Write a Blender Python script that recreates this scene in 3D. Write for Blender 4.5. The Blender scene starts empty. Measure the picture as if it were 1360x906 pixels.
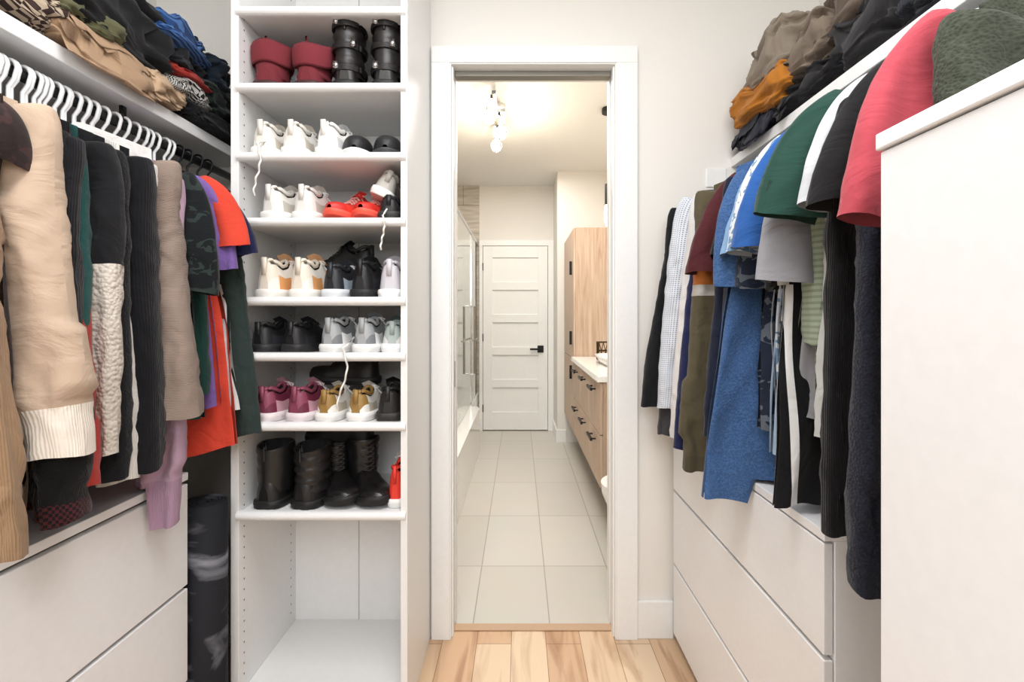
import bpy, math, random
from mathutils import Vector, noise
random.seed(7)
SC = bpy.context.scene
def lin(c):
    return tuple((v/12.92 if v<=0.04045 else ((v+0.055)/1.055)**2.4) for v in c)
def hx(h):
    return lin((int(h[0:2],16)/255,int(h[2:4],16)/255,int(h[4:6],16)/255))
MC={}
def nodes(name):
    m=bpy.data.materials.new(name); m.use_nodes=True
    nt=m.node_tree; b=nt.nodes['Principled BSDF']; return m,nt,b
def mat(name,h,rough=.5,metal=0,bump=0,bs=60,emit=0,trans=0,coat=0):
    k=(name,h)
    if k in MC: return MC[k]
    m,nt,b=nodes(name); c=hx(h)
    b.inputs['Base Color'].default_value=(*c,1); b.inputs['Roughness'].default_value=rough
    b.inputs['Metallic'].default_value=metal
    if coat: b.inputs['Coat Weight'].default_value=coat
    if trans: b.inputs['Transmission Weight'].default_value=trans
    if emit:
        b.inputs['Emission Color'].default_value=(*c,1); b.inputs['Emission Strength'].default_value=emit
    tc=nt.nodes.new('ShaderNodeTexCoord'); n=nt.nodes.new('ShaderNodeTexNoise')
    n.inputs['Scale'].default_value=bs; n.inputs['Detail'].default_value=3
    nt.links.new(tc.outputs['Object'],n.inputs['Vector'])
    if not (trans or emit):
        mx=nt.nodes.new('ShaderNodeMix'); mx.data_type='RGBA'
        mx.inputs[6].default_value=(*[v*.96 for v in c],1); mx.inputs[7].default_value=(*[min(1,v*1.03) for v in c],1)
        nt.links.new(n.outputs[0],mx.inputs[0]); nt.links.new(mx.outputs[2],b.inputs['Base Color'])
    if bump:
        bp=nt.nodes.new('ShaderNodeBump'); bp.inputs['Strength'].default_value=bump; bp.inputs['Distance'].default_value=.002
        nt.links.new(n.outputs[0],bp.inputs['Height']); nt.links.new(bp.outputs[0],b.inputs['Normal'])
    MC[k]=m; return m
def fabric(h,pat='plain',h2='ffffff',sc=1.0):
    k=('f',h,pat,h2,sc)
    if k in MC: return MC[k]
    m,nt,b=nodes('fabric_'+pat); N=nt.nodes.new; Lk=nt.links.new
    c=hx(h); c2=hx(h2)
    b.inputs['Roughness'].default_value=.95; b.inputs['Specular IOR Level'].default_value=.15
    b.inputs['Sheen Weight'].default_value=.10
    tc=N('ShaderNodeTexCoord'); uv=tc.outputs['UV']
    no=N('ShaderNodeTexNoise'); no.inputs['Scale'].default_value=12; no.inputs['Detail'].default_value=4; no.inputs['Distortion'].default_value=1.0; Lk(uv,no.inputs['Vector'])
    fn=N('ShaderNodeTexNoise'); fn.inputs['Scale'].default_value=600; fn.inputs['Detail'].default_value=1; Lk(uv,fn.inputs['Vector'])
    mx=N('ShaderNodeMix'); mx.data_type='RGBA'; Lk(no.outputs[0],mx.inputs[0])
    mx.inputs[6].default_value=(*[v*.86 for v in c],1); mx.inputs[7].default_value=(*[min(1,v*1.12+.002) for v in c],1)
    col=mx.outputs[2]; height=fn.outputs[0]; bstr=.25; bdist=.001
    def mixc(fac,a_sock):
        q=N('ShaderNodeMix'); q.data_type='RGBA'; Lk(fac,q.inputs[0]); Lk(a_sock,q.inputs[6]); q.inputs[7].default_value=(*c2,1); return q.outputs[2]
    if pat in('rib','cord'):
        w=N('ShaderNodeTexWave'); w.wave_type='BANDS'; w.bands_direction='X'; w.inputs['Scale'].default_value=75*sc; w.inputs['Distortion'].default_value=.3
        Lk(uv,w.inputs['Vector']); height=w.outputs[1]; bstr=.45; bdist=.0018
    if pat=='hrib':
        w=N('ShaderNodeTexWave'); w.wave_type='BANDS'; w.bands_direction='Y'; w.inputs['Scale'].default_value=70*sc; Lk(uv,w.inputs['Vector']); height=w.outputs[1]; bstr=.4; bdist=.0018
    if pat in('knit','sherpa','tweed','waffle'):
        v=N('ShaderNodeTexVoronoi'); v.inputs['Scale'].default_value={'knit':320,'sherpa':130,'tweed':260,'waffle':240}[pat]*sc; Lk(uv,v.inputs['Vector'])
        height=v.outputs['Distance']; bstr=.6; bdist=.002 if pat!='sherpa' else .005
        if pat in('tweed','waffle'):
            r=N('ShaderNodeMath'); r.operation='MULTIPLY'; Lk(v.outputs['Distance'],r.inputs[0]); r.inputs[1].default_value=.8
            col=mixc(r.outputs[0],col)
    if pat=='dots':
        v=N('ShaderNodeTexVoronoi'); v.inputs['Scale'].default_value=150*sc; v.inputs['Randomness'].default_value=.0; Lk(uv,v.inputs['Vector'])
        r=N('ShaderNodeMath'); r.operation='LESS_THAN'; Lk(v.outputs['Distance'],r.inputs[0]); r.inputs[1].default_value=.24; col=mixc(r.outputs[0],col)
    if pat=='check':
        v=N('ShaderNodeTexChecker'); v.inputs['Scale'].default_value=170*sc; Lk(uv,v.inputs['Vector']); col=mixc(v.outputs[1],col)
    if pat=='leaf':
        v=N('ShaderNodeTexNoise'); v.inputs['Scale'].default_value=26*sc; v.inputs['Detail'].default_value=2; v.inputs['Distortion'].default_value=1.5; Lk(uv,v.inputs['Vector'])
        r=N('ShaderNodeMath'); r.operation='GREATER_THAN'; Lk(v.outputs[0],r.inputs[0]); r.inputs[1].default_value=.57; col=mixc(r.outputs[0],col)
    if pat in('stripe','vstripe'):
        w=N('ShaderNodeTexWave'); w.wave_type='BANDS'; w.bands_direction='Y' if pat=='stripe' else 'X'; w.inputs['Scale'].default_value=9*sc; Lk(uv,w.inputs['Vector'])
        r=N('ShaderNodeMath'); r.operation='GREATER_THAN'; Lk(w.outputs[1],r.inputs[0]); r.inputs[1].default_value=.6 if pat=='stripe' else .93; col=mixc(r.outputs[0],col)
    if pat=='block':
        s=N('ShaderNodeSeparateXYZ'); Lk(uv,s.inputs[0]); cr=N('ShaderNodeValToRGB'); cr.color_ramp.interpolation='CONSTANT'
        e=cr.color_ramp.elements; e[0].position=0; e[0].color=(*c,1); e[1].position=.26; e[1].color=(.7,.68,.64,1)
        for p,q in((.29,hx('b9703a')),(.37,hx('b7b4ae')),(.40,c)):
            x=e.new(p); x.color=(*q,1)
        Lk(s.outputs[1],cr.inputs[0]); col=cr.outputs[0]
    Lk(col,b.inputs['Base Color'])
    bp=N('ShaderNodeBump'); bp.inputs['Strength'].default_value=bstr; bp.inputs['Distance'].default_value=bdist; Lk(height,bp.inputs['Height'])
    b2=N('ShaderNodeBump'); b2.inputs['Strength'].default_value=.6; b2.inputs['Distance'].default_value=.015
    Lk(no.outputs[0],b2.inputs['Height']); Lk(bp.outputs[0],b2.inputs['Normal']); Lk(b2.outputs[0],b.inputs['Normal'])
    MC[k]=m; return m

class MB:
    def __init__(s): s.v=[];s.f=[];s.m=[];s.uv=[];s.mats=[]
    def mi(s,m):
        if m not in s.mats: s.mats.append(m)
        return s.mats.index(m)
    def box(s,x0,x1,y0,y1,z0,z1,m):
        o=len(s.v); s.v+=[(x,y,z) for z in(z0,z1) for y in(y0,y1) for x in(x0,x1)]
        for f in((0,2,3,1),(4,5,7,6),(0,1,5,4),(2,6,7,3),(0,4,6,2),(1,3,7,5)):
            s.f.append([o+i for i in f]); s.m.append(s.mi(m)); s.uv.append(None)
    def grid(s,P,m,wrap=False,uv=None,mf=None,flip=False):
        o=len(s.v); R=len(P); C=len(P[0])
        for r in P: s.v+=[tuple(p) for p in r]
        for j in range(R-1):
            for i in range(C if wrap else C-1):
                i2=(i+1)%C
                f=[o+j*C+i,o+j*C+i2,o+(j+1)*C+i2,o+(j+1)*C+i]
                u=None
                if uv: 
                    a=uv[j][i];b=uv[j][i+1] if i+1<len(uv[j]) else uv[j][i];c=uv[j+1][i+1] if i+1<len(uv[j]) else uv[j+1][i];d=uv[j+1][i]; u=[a,b,c,d]
                if flip: f.reverse(); u=u[::-1] if u else None
                s.f.append(f); s.uv.append(u); s.m.append(s.mi(mf(j,i) if mf else m))
    def ngon(s,pts,m):
        o=len(s.v); s.v+=[tuple(p) for p in pts]; s.f.append(list(range(o,o+len(pts)))); s.m.append(s.mi(m)); s.uv.append(None)
    def tube(s,pts,r,m,n=7,closed=False):
        pts=[Vector(p) for p in pts]; rows=[]; N=len(pts)
        for i,p in enumerate(pts):
            if closed: t=pts[(i+1)%N]-pts[i-1]
            else: t=pts[min(i+1,N-1)]-pts[max(i-1,0)]
            if t.length<1e-9: t=Vector((0,0,1))
            t.normalize(); up=Vector((0,1,0)) if abs(t.y)<.8 else Vector((1,0,0))
            a=t.cross(up).normalized(); b=t.cross(a)
            rr=r[i] if isinstance(r,(list,tuple)) else r
            rows.append([p+a*rr*math.cos(k*2*math.pi/n)+b*rr*math.sin(k*2*math.pi/n) for k in range(n)])
        if closed: rows.append(rows[0])
        s.grid(rows,m,wrap=True)
        if not closed: s.ngon(rows[0],m); s.ngon(rows[-1],m)
    def cyl(s,c,r,z0,z1,m,n=24,r2=None):
        r2=r if r2 is None else r2
        A=[(c[0]+r*math.cos(k*2*math.pi/n),c[1]+r*math.sin(k*2*math.pi/n),z0) for k in range(n)]
        B=[(c[0]+r2*math.cos(k*2*math.pi/n),c[1]+r2*math.sin(k*2*math.pi/n),z1) for k in range(n)]
        s.grid([A,B],m,wrap=True); s.ngon(A[::-1],m); s.ngon(B,m)
    def obj(s,name,smooth=True,bevel=0,loc=None,rot=0,parent=None,recalc=True):
        me=bpy.data.meshes.new(name); me.from_pydata(s.v,[],s.f)
        for m in s.mats: me.materials.append(m)
        me.polygons.foreach_set('material_index',s.m)
        ul=me.uv_layers.new(name='UVMap')
        for p,u in zip(me.polygons,s.uv):
            if u:
                for li,q in zip(p.loop_indices,u): ul.data[li].uv=q
        if recalc:
            import bmesh
            bm=bmesh.new(); bm.from_mesh(me); bmesh.ops.recalc_face_normals(bm,faces=bm.faces); bm.to_mesh(me); bm.free()
        if smooth: me.polygons.foreach_set('use_smooth',[True]*len(me.polygons))
        me.update()
        ob=bpy.data.objects.new(name,me); SC.collection.objects.link(ob)
        if loc: ob.location=loc
        ob.rotation_euler[2]=rot
        if parent: ob.parent=parent
        if bevel:
            b=ob.modifiers.new('bevel','BEVEL'); b.width=bevel; b.segments=2; b.limit_method='ANGLE'
        return ob
def box(name,x0,x1,y0,y1,z0,z1,m,bevel=.002,parent=None):
    b=MB(); b.box(x0,x1,y0,y1,z0,z1,m); return b.obj(name,smooth=False,bevel=bevel,parent=parent)
def empty(name,loc=(0,0,0)):
    e=bpy.data.objects.new(name,None); e.location=loc; SC.collection.objects.link(e); return e
def itp(K,x):
    for (a,b),(c,d) in zip(K,K[1:]):
        if x<=c:
            t=(x-a)/(c-a); return b+(d-b)*max(0,min(1,t))
    return K[-1][1]
def sm(t): t=max(0,min(1,t)); return t*t*(3-2*t)

WALL=mat('wall_paint','e8e5df',.85,bump=.1,bs=250)
TRIM=mat('trim_paint','eeeeec',.4)
MEL=mat('white_melamine','ededec',.35)
DRES=mat('white_lacquer','f0f0f1',.4)
CEIL=mat('ceiling_paint','efeeea',.9)
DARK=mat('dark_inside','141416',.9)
BLK=mat('black_metal','101012',.4,metal=.3)
CHR=mat('chrome','c8c8c8',.15,metal=1)
PLW=mat('white_plastic','f2f2f2',.3)
CER=mat('white_ceramic','f4f3f0',.12)
HC=2.61
XL,XR=-1.364,1.127
def wood_floor():
    m,nt,b=nodes('maple_floorboards'); N=nt.nodes.new; L=nt.links.new
    tc=N('ShaderNodeTexCoord'); mp=N('ShaderNodeMapping'); mp.inputs['Rotation'].default_value=(0,0,math.pi/2); mp.inputs['Location'].default_value=(0,.03,0)
    L(tc.outputs['Object'],mp.inputs[0])
    br=N('ShaderNodeTexBrick'); br.inputs['Scale'].default_value=1; br.inputs['Brick Width'].default_value=.9; br.inputs['Row Height'].default_value=.128
    br.inputs['Mortar Size'].default_value=.0012; br.inputs['Color1'].default_value=(*hx('dcc3a5'),1); br.inputs['Color2'].default_value=(*hx('c49d79'),1); br.inputs['Mortar'].default_value=(*hx('8a6849'),1)
    br.inputs['Bias'].default_value=-.1; br.offset=.37
    L(mp.outputs[0],br.inputs[0])
    m2=N('ShaderNodeMapping'); m2.inputs['Scale'].default_value=(10,1.0,1); L(tc.outputs['Object'],m2.inputs[0])
    n=N('ShaderNodeTexNoise'); n.inputs['Scale'].default_value=1.9; n.inputs['Detail'].default_value=8; n.inputs['Distortion'].default_value=1.0; L(m2.outputs[0],n.inputs[0])
    cr=N('ShaderNodeValToRGB'); e=cr.color_ramp.elements; e[0].position=.28; e[0].color=(*hx('b08a68'),1); e[1].position=.5; e[1].color=(1,1,1,1); L(n.outputs[0],cr.inputs[0])
    mx=N('ShaderNodeMix'); mx.data_type='RGBA'; mx.blend_type='MULTIPLY'; mx.inputs[0].default_value=.6; L(br.outputs[0],mx.inputs[6]); L(cr.outputs[0],mx.inputs[7])
    L(mx.outputs[2],b.inputs['Base Color']); b.inputs['Roughness'].default_value=.35; return m
def tile_floor():
    m,nt,b=nodes('porcelain_tile'); N=nt.nodes.new; L=nt.links.new
    tc=N('ShaderNodeTexCoord'); mp=N('ShaderNodeMapping'); mp.inputs['Location'].default_value=(-.118+.3*10,-2.364+.6*10,0)
    L(tc.outputs['Object'],mp.inputs[0])
    br=N('ShaderNodeTexBrick'); br.offset=0; br.inputs['Scale'].default_value=1; br.inputs['Brick Width'].default_value=.3; br.inputs['Row Height'].default_value=.6
    br.inputs['Mortar Size'].default_value=.0026; br.inputs['Color1'].default_value=(*hx('cfcbc3'),1); br.inputs['Color2'].default_value=(*hx('c8c4bb'),1); br.inputs['Mortar'].default_value=(*hx('a09b91'),1)
    L(mp.outputs[0],br.inputs[0])
    n=N('ShaderNodeTexNoise'); n.inputs['Scale'].default_value=3; n.inputs['Detail'].default_value=6; L(tc.outputs['Object'],n.inputs[0])
    mx=N('ShaderNodeMix'); mx.data_type='RGBA'; mx.blend_type='MULTIPLY'; mx.inputs[0].default_value=.1; L(br.outputs[0],mx.inputs[6]); L(n.outputs[1],mx.inputs[7])
    L(mx.outputs[2],b.inputs['Base Color']); b.inputs['Roughness'].default_value=.3; return m
def oak():
    m,nt,b=nodes('oak_veneer'); N=nt.nodes.new; L=nt.links.new
    tc=N('ShaderNodeTexCoord'); mp=N('ShaderNodeMapping'); mp.inputs['Scale'].default_value=(14,14,.8); L(tc.outputs['Object'],mp.inputs[0])
    n=N('ShaderNodeTexNoise'); n.inputs['Scale'].default_value=4; n.inputs['Detail'].default_value=7; n.inputs['Distortion'].default_value=.6; L(mp.outputs[0],n.inputs[0])
    cr=N('ShaderNodeValToRGB'); e=cr.color_ramp.elements; e[0].position=.3; e[0].color=(*hx('ad917a'),1); e[1].position=.7; e[1].color=(*hx('cab4a0'),1); L(n.outputs[0],cr.inputs[0]); L(cr.outputs[0],b.inputs['Base Color']); b.inputs['Roughness'].default_value=.5; return m
def stone():
    m,nt,b=nodes('travertine_tile'); N=nt.nodes.new; L=nt.links.new
    tc=N('ShaderNodeTexCoord'); mp=N('ShaderNodeMapping'); mp.inputs['Scale'].default_value=(1,1,8); L(tc.outputs['Object'],mp.inputs[0])
    n=N('ShaderNodeTexNoise'); n.inputs['Scale'].default_value=4; n.inputs['Detail'].default_value=8; L(mp.outputs[0],n.inputs[0])
    cr=N('ShaderNodeValToRGB'); e=cr.color_ramp.elements; e[0].position=.3; e[0].color=(*hx('a69b8d'),1); e[1].position=.7; e[1].color=(*hx('d2cbc0'),1); L(n.outputs[0],cr.inputs[0])
    br=N('ShaderNodeTexBrick'); br.inputs['Scale'].default_value=1; br.inputs['Brick Width'].default_value=.6; br.inputs['Row Height'].default_value=.3; br.inputs['Mortar Size'].default_value=.003
    br.inputs['Color1'].default_value=(1,1,1,1); br.inputs['Color2'].default_value=(.9,.9,.9,1); br.inputs['Mortar'].default_value=(.45,.43,.4,1)
    m3=N('ShaderNodeMapping'); m3.inputs['Rotation'].default_value=(math.pi/2,0,0); L(tc.outputs['Object'],m3.inputs[0]); L(m3.outputs[0],br.inputs[0])
    mx=N('ShaderNodeMix'); mx.data_type='RGBA'; mx.blend_type='MULTIPLY'; mx.inputs[0].default_value=1; L(cr.outputs[0],mx.inputs[6]); L(br.outputs[0],mx.inputs[7])
    L(mx.outputs[2],b.inputs['Base Color']); b.inputs['Roughness'].default_value=.4; return m
OAK=oak(); STONE=stone()
box('floor',XL,XR,-1.6,1.9,-.05,0,wood_floor(),0)
box('floor_bathroom',-1.16,1.25,1.9,5.3,-.05,0,tile_floor(),0)
box('ceiling',XL-.1,XR+.1,-1.7,1.96,HC,HC+.08,CEIL,0)
box('ceiling_bathroom',-1.2,1.3,1.96,5.4,HC,HC+.08,CEIL,0)
box('wall_left',XL-.1,XL,-1.7,1.96,0,HC,WALL,0)
box('wall_right',XR,XR+.1,-1.7,1.96,0,HC,WALL,0)
box('wall_back',XL,XR,-1.7,-1.6,0,HC,WALL,0)
b=MB(); OL,OR,OT=-.255,.357,2.146
b.box(XL,OL-.015,1.84,1.96,0,HC,WALL); b.box(OR+.015,XR,1.84,1.96,0,HC,WALL); b.box(OL-.015,OR+.015,1.84,1.96,OT+.015,HC,WALL)
b.obj('wall_front',smooth=False)
box('wall_bathroom_left',-1.25,-1.15,1.96,5.34,0,HC,STONE,0)
box('wall_bathroom_right',1.0,1.1,1.96,5.34,0,HC,WALL,0)
b=MB(); b.box(-.43,1.0,5.24,5.34,0,HC,WALL); b.box(-1.15,-.43,5.22,5.34,0,HC,STONE); b.obj('wall_bathroom_far',smooth=False)
box('wall_bathroom_return',.365,1.0,4.72,5.24,0,HC,WALL,0)
b=MB()
b.box(OL-.073,OL-.004,1.82,1.84,0,OT+.004,TRIM); b.box(OR+.004,OR+.083,1.82,1.84,0,OT+.004,TRIM); b.box(OL-.073,OR+.083,1.82,1.84,OT+.004,OT+.066,TRIM)
b.obj('trim_1',smooth=False,bevel=.002)
b=MB(); b.box(OL-.015,OL,1.825,1.965,0,OT,TRIM); b.box(OR,OR+.015,1.825,1.965,0,OT,TRIM); b.box(OL-.015,OR+.015,1.825,1.965,OT,OT+.015,TRIM)
b.box(OL,OL+.006,1.84,1.872,0,OT,TRIM); b.box(OR-.006,OR,1.84,1.872,0,OT,TRIM); b.box(OL,OL+.006,1.915,1.96,0,OT,TRIM); b.box(OR-.006,OR,1.915,1.96,0,OT,TRIM)
b.obj('trim_2',smooth=False,bevel=.001)
box('pocket_door_track',OL+.008,OR-.008,1.875,1.912,OT-.02,OT,mat('galvanised_track','8b8880',.5,metal=.6),.001)
box('trim_3',OL,OR,1.872,1.912,0,.006,mat('oak_threshold','b99a7e',.5,bump=.2),.002)
box('pocket_door_latch',OL-.001,OL+.004,1.878,1.908,.93,1.03,BLK,.001)
box('baseboard_front',OR+.083,.575,1.826,1.84,0,.14,TRIM,.003)
box('baseboard_left',XL,XL+.014,-1.6,1.84,0,.14,TRIM,.003)
box('baseboard_right',XR-.014,XR,-1.6,1.84,0,.14,TRIM,.003)
box('baseboard_bathroom_far',.3,.365,5.226,5.24,0,.12,TRIM,.002)
box('baseboard_bathroom_return',.351,.365,4.72,5.22,0,.12,TRIM,.002)
box('baseboard_bathroom_corner',.351,.45,4.706,4.72,0,.12,TRIM,.002)

DX0,DX1,DZ=-.387,.298,1.958
b=MB(); b.box(DX0,DX1,5.205,5.235,.01,DZ,TRIM)
yf=5.188
b.box(DX0,DX0+.1,yf,5.21,.01,DZ,TRIM); b.box(DX1-.1,DX1,yf,5.21,.01,DZ,TRIM)
h0=.2; h1=DZ-.12; ph=(h1-h0-.085*4)/5
b.box(DX0+.1,DX1-.1,yf,5.21,.01,h0,TRIM); b.box(DX0+.1,DX1-.1,yf,5.21,h1,DZ,TRIM)
for i in range(4):
    z=h0+(i+1)*ph+i*.085; b.box(DX0+.1,DX1-.1,yf,5.21,z,z+.085,TRIM)
d=empty('door_1'); b.obj('panelled_slab',smooth=False,bevel=.002,parent=d)
b=MB(); b.box(.19,.255,5.179,5.188,.83,.905,BLK); b.tube([(.222,5.19,.868),(.222,5.145,.868)],.01,BLK); b.box(.11,.235,5.14,5.155,.858,.878,BLK); b.obj('lever_handle',smooth=False,parent=d)
b=MB()
for z in(.2,.95,1.7): b.box(DX0-.006,DX0+.004,5.178,5.19,z,z+.08,BLK)
b.obj('hinges',smooth=False,parent=d)
b=MB(); b.box(DX0-.04,DX0-.004,5.18,5.24,0,DZ+.004,TRIM); b.box(DX1+.004,DX1+.065,5.18,5.24,0,DZ+.004,TRIM); b.box(DX0-.04,DX1+.065,5.18,5.24,DZ+.004,DZ+.065,TRIM); b.obj('trim_5',smooth=False,bevel=.002)

b=MB(); tx0,tx1,ty0,ty1,tz=-1.14,-.36,2.15,4.43,.4
b.box(tx1-.02,tx1,ty0,ty1,0,tz-.02,CER)
b.box(tx0,tx1-.02,ty0,ty0+.02,0,tz-.02,CER); b.box(tx0,tx1-.02,ty1-.02,ty1,0,tz-.02,CER)
def ring(hx_,hy,z,n=48,e=.35):
    cx,cy=(tx0+tx1)/2,(ty0+ty1)/2; R=[]
    for k in range(n):
        a=k*2*math.pi/n; c,s_=math.cos(a),math.sin(a)
        R.append((cx+hx_*math.copysign(abs(c)**e,c),cy+hy*math.copysign(abs(s_)**e,s_),z))
    return R
hX,hY=(tx1-tx0)/2,(ty1-ty0)/2
rows=[ring(hX+.005,hY,tz-.025,e=.12),ring(hX+.005,hY,tz,e=.12),ring(hX-.09,hY-.1,tz,e=.3),ring(hX-.1,hY-.12,tz-.02,e=.35),ring(hX-.15,hY-.2,.12,e=.4),ring(hX-.25,hY-.35,.07,e=.5)]
b.grid(rows,CER,wrap=True); b.ngon(rows[-1],CER); b.obj('bathtub',smooth=False,bevel=.003)
box('shower_curb',-.56,-.44,4.44,5.22,0,.4,CER,.004)
g=empty('shower_screen'); GL=mat('clear_glass','f4fbf8',.02,trans=1)
box('glass_pane',-.455,-.447,3.45,5.2,.402,1.97,GL,.001,parent=g)
b=MB(); b.box(-.462,-.44,3.44,5.21,1.965,1.99,CHR); b.box(-.462,-.44,3.44,3.46,.402,1.97,CHR); b.box(-.462,-.44,4.5,4.515,.402,1.97,CHR)
b.tube([(-.44,4.35,.7),(-.4,4.35,.7),(-.4,4.35,1.3),(-.44,4.35,1.3)],.01,CHR); b.tube([(-.44,4.1,1.0),(-.41,4.1,1.0),(-.41,4.7,1.0),(-.44,4.7,1.0)],.008,CHR)
b.obj('chrome_frame_and_handle',smooth=False,parent=g)

v=empty('bathroom_vanity')
box('carcass',.445,.995,2.6,3.87,.29,.858,OAK,.002,parent=v)
box('countertop',.41,.995,2.58,3.875,.858,.892,CER,.003,parent=v)
b=MB(); hb=MB()
for i in range(3):
    y0=2.605+i*.42
    for z0,z1 in((.295,.57),(.575,.85)):
        b.box(.428,.444,y0,y0+.414,z0,z1,OAK); yc=y0+.207
        hb.tube([(.428,yc-.06,z1-.05),(.40,yc-.06,z1-.05)],.005,BLK); hb.tube([(.428,yc+.06,z1-.05),(.40,yc+.06,z1-.05)],.005,BLK); hb.box(.394,.406,yc-.08,yc+.08,z1-.058,z1-.042,BLK)
b.obj('drawer_fronts',smooth=False,bevel=.001,parent=v); hb.obj('pulls',smooth=False,parent=v)
l=empty('linen_cabinet')
box('carcass',.445,.995,3.88,4.68,.29,1.916,OAK,.002,parent=l)
b=MB(); b.box(.428,.444,3.882,4.678,.295,.87,OAK); b.box(.428,.444,3.882,4.678,.875,1.912,OAK); b.obj('doors',smooth=False,bevel=.001,parent=l)
b=MB()
for z in(.7,.98,1.55): b.box(.408,.428,4.0,4.012,z,z+.11,BLK)
b.obj('pulls',smooth=False,parent=l)
b=MB()
def rr(cx,cy,a,c,z,e=.4,n=40):
    return [(cx+a*math.copysign(abs(math.cos(k*2*math.pi/n))**e,math.cos(k*2*math.pi/n)),cy+c*math.copysign(abs(math.sin(k*2*math.pi/n))**e,math.sin(k*2*math.pi/n)),z) for k in range(n)]
rows=[rr(.7,3.2,.15,.2,.893),rr(.7,3.2,.19,.25,.95),rr(.7,3.2,.175,.235,.95),rr(.7,3.2,.13,.18,.905)]
b.grid(rows,CER,wrap=True); b.ngon(rows[-1],CER); b.obj('vessel_sink')
b=MB(); GOLD=mat('antique_brass','4a3a22',.4,metal=.7)
for z in(.897,.96,1.022): b.tube([(.57,3.5,z),(.69,3.5,z),(.69,3.62,z),(.57,3.62,z)],.004,GOLD,closed=True,n=5)
for k in range(4):
    x=.57+k*.03
    b.tube([(x,3.5,.897),(x+.03,3.5,1.022)],.003,GOLD,n=5); b.tube([(x+.03,3.5,.897),(x,3.5,1.022)],.003,GOLD,n=5)
    y=3.5+k*.03
    b.tube([(.57,y,.897),(.57,y+.03,1.022)],.003,GOLD,n=5); b.tube([(.57,y+.03,.897),(.57,y,1.022)],.003,GOLD,n=5)
b.obj('wire_basket')
b=MB()
def tr(cx,a,c,z,n=32): return [(cx+a*math.cos(k*2*math.pi/n),2.28+c*math.sin(k*2*math.pi/n),z) for k in range(n)]
rows=[tr(.66,.17,.11,.0),tr(.66,.16,.1,.12),tr(.63,.2,.14,.28),tr(.62,.235,.18,.38),tr(.62,.238,.183,.4),tr(.62,.24,.186,.43)]
b.grid(rows,CER,wrap=True); b.ngon(rows[-1],CER); b.box(.8,.985,2.1,2.46,.38,.76,CER); b.box(.79,.99,2.09,2.47,.76,.79,CER); b.box(.72,.9,2.2,2.36,0,.38,CER)
b.obj('toilet')
b=MB(); b.cyl((.605,3.3),.05,HC-.03,HC,BLK); b.tube([(.605,3.3,HC-.03),(.605,3.3,2.08)],.003,BLK); b.cyl((.605,3.3),.03,1.96,2.10,BLK)
pe=empty('pendant_light'); b.obj('cord_and_cap',smooth=False,parent=pe)
b=MB(); rows=[[(.605+r*math.cos(k*math.pi/10),3.3+r*math.sin(k*math.pi/10),z) for k in range(20)] for r,z in((.028,1.96),(.034,1.93),(.034,1.85),(.02,1.82))]
b.grid(rows,mat('frosted_shade','fff3dc',.4,emit=3),wrap=True); b.obj('shade',parent=pe)
f=empty('ceiling_track_light')
BX=-.155
b=MB(); b.box(BX-.012,BX+.012,2.95,3.6,HC-.06,HC-.04,BLK); b.cyl((BX,3.25),.06,HC-.03,HC,CHR); b.cyl((BX,3.25),.012,HC-.05,HC-.02,CHR)
bl=MB(); BULB=mat('bulb_glow','ffdca8',.3,emit=60); gb=MB()
BULBS=((3.0,-.03),(3.25,.035),(3.5,-.01))
for yb,ox in BULBS:
    bx=BX+ox
    b.tube([(BX,yb,HC-.05),(bx,yb,HC-.06)],.006,CHR)
    b.cyl((bx,yb),.022,HC-.125,HC-.05,CHR)
    rows=[[(bx+r*math.cos(k*math.pi/8),yb+r*math.sin(k*math.pi/8),HC-z) for k in range(16)] for r,z in((.012,.125),(.020,.14),(.037,.165),(.040,.185),(.030,.212),(.004,.228))]
    gb.grid(rows,GL,wrap=True)
    rows=[[(bx+r*math.cos(k*math.pi/4),yb+r*math.sin(k*math.pi/4),HC-z) for k in range(8)] for r,z in((.002,.13),(.012,.15),(.016,.18),(.002,.205))]
    bl.grid(rows,BULB,wrap=True)
b.obj('bar_and_sockets',smooth=False,parent=f); bl.obj('filaments',parent=f); gb.obj('glass_bulbs',parent=f)

# ---------------- shoe cabinet
CX0,CX1,CY0,CY1=-.86,-.334,1.457,1.838
c=empty('shoe_cabinet')
b=MB()
b.box(CX0,CX0+.024,CY0,CY1,0,2.55,MEL); b.box(CX1-.02,CX1,CY0,CY1,0,2.55,MEL)
b.box(CX0+.024,CX1-.02,CY1-.012,CY1,0,2.55,MEL); b.box(CX0+.024,CX1-.02,CY0+.005,CY1-.012,.0,.074,MEL); b.box(CX0+.024,CX1-.02,CY0,CY1-.012,2.53,2.55,MEL)
b.obj('carcass',smooth=False,bevel=.001,parent=c)
b=MB(); b.box(-.6,-.5975,CY1-.0135,CY1-.011,.074,2.5,mat('seam_grey','a9a8a4',.6)); b.obj('back_panel_seam',smooth=False,parent=c)
SH=[2.113,1.886,1.680,1.485,1.249,1.083,.875,.610]
b=MB()
for z in SH:
    b.box(CX0+.025,CX1-.021,CY0+.008,CY1-.013,z-.009,z+.010,MEL)
    P=[]
    for k in range(9):
        a=math.pi/2+k*math.pi/8; P.append((0,CY0+.004+.016*math.cos(a),z+.0135*math.sin(a)))
    P.append((0,CY0+.012,z-.0135)); P.append((0,CY0+.012,z+.0135))
    x0,x1=CX0+.02,CX1-.004
    b.grid([[(x0,p[1],p[2]) for p in P],[(x1,p[1],p[2]) for p in P]],MEL,wrap=True); b.ngon([(x0,p[1],p[2]) for p in P],MEL); b.ngon([(x1,p[1],p[2]) for p in P],MEL)
b.obj('shelves',smooth=False,parent=c)
b=MB(); HOLE=mat('pin_hole','5a5854',.9)
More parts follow.
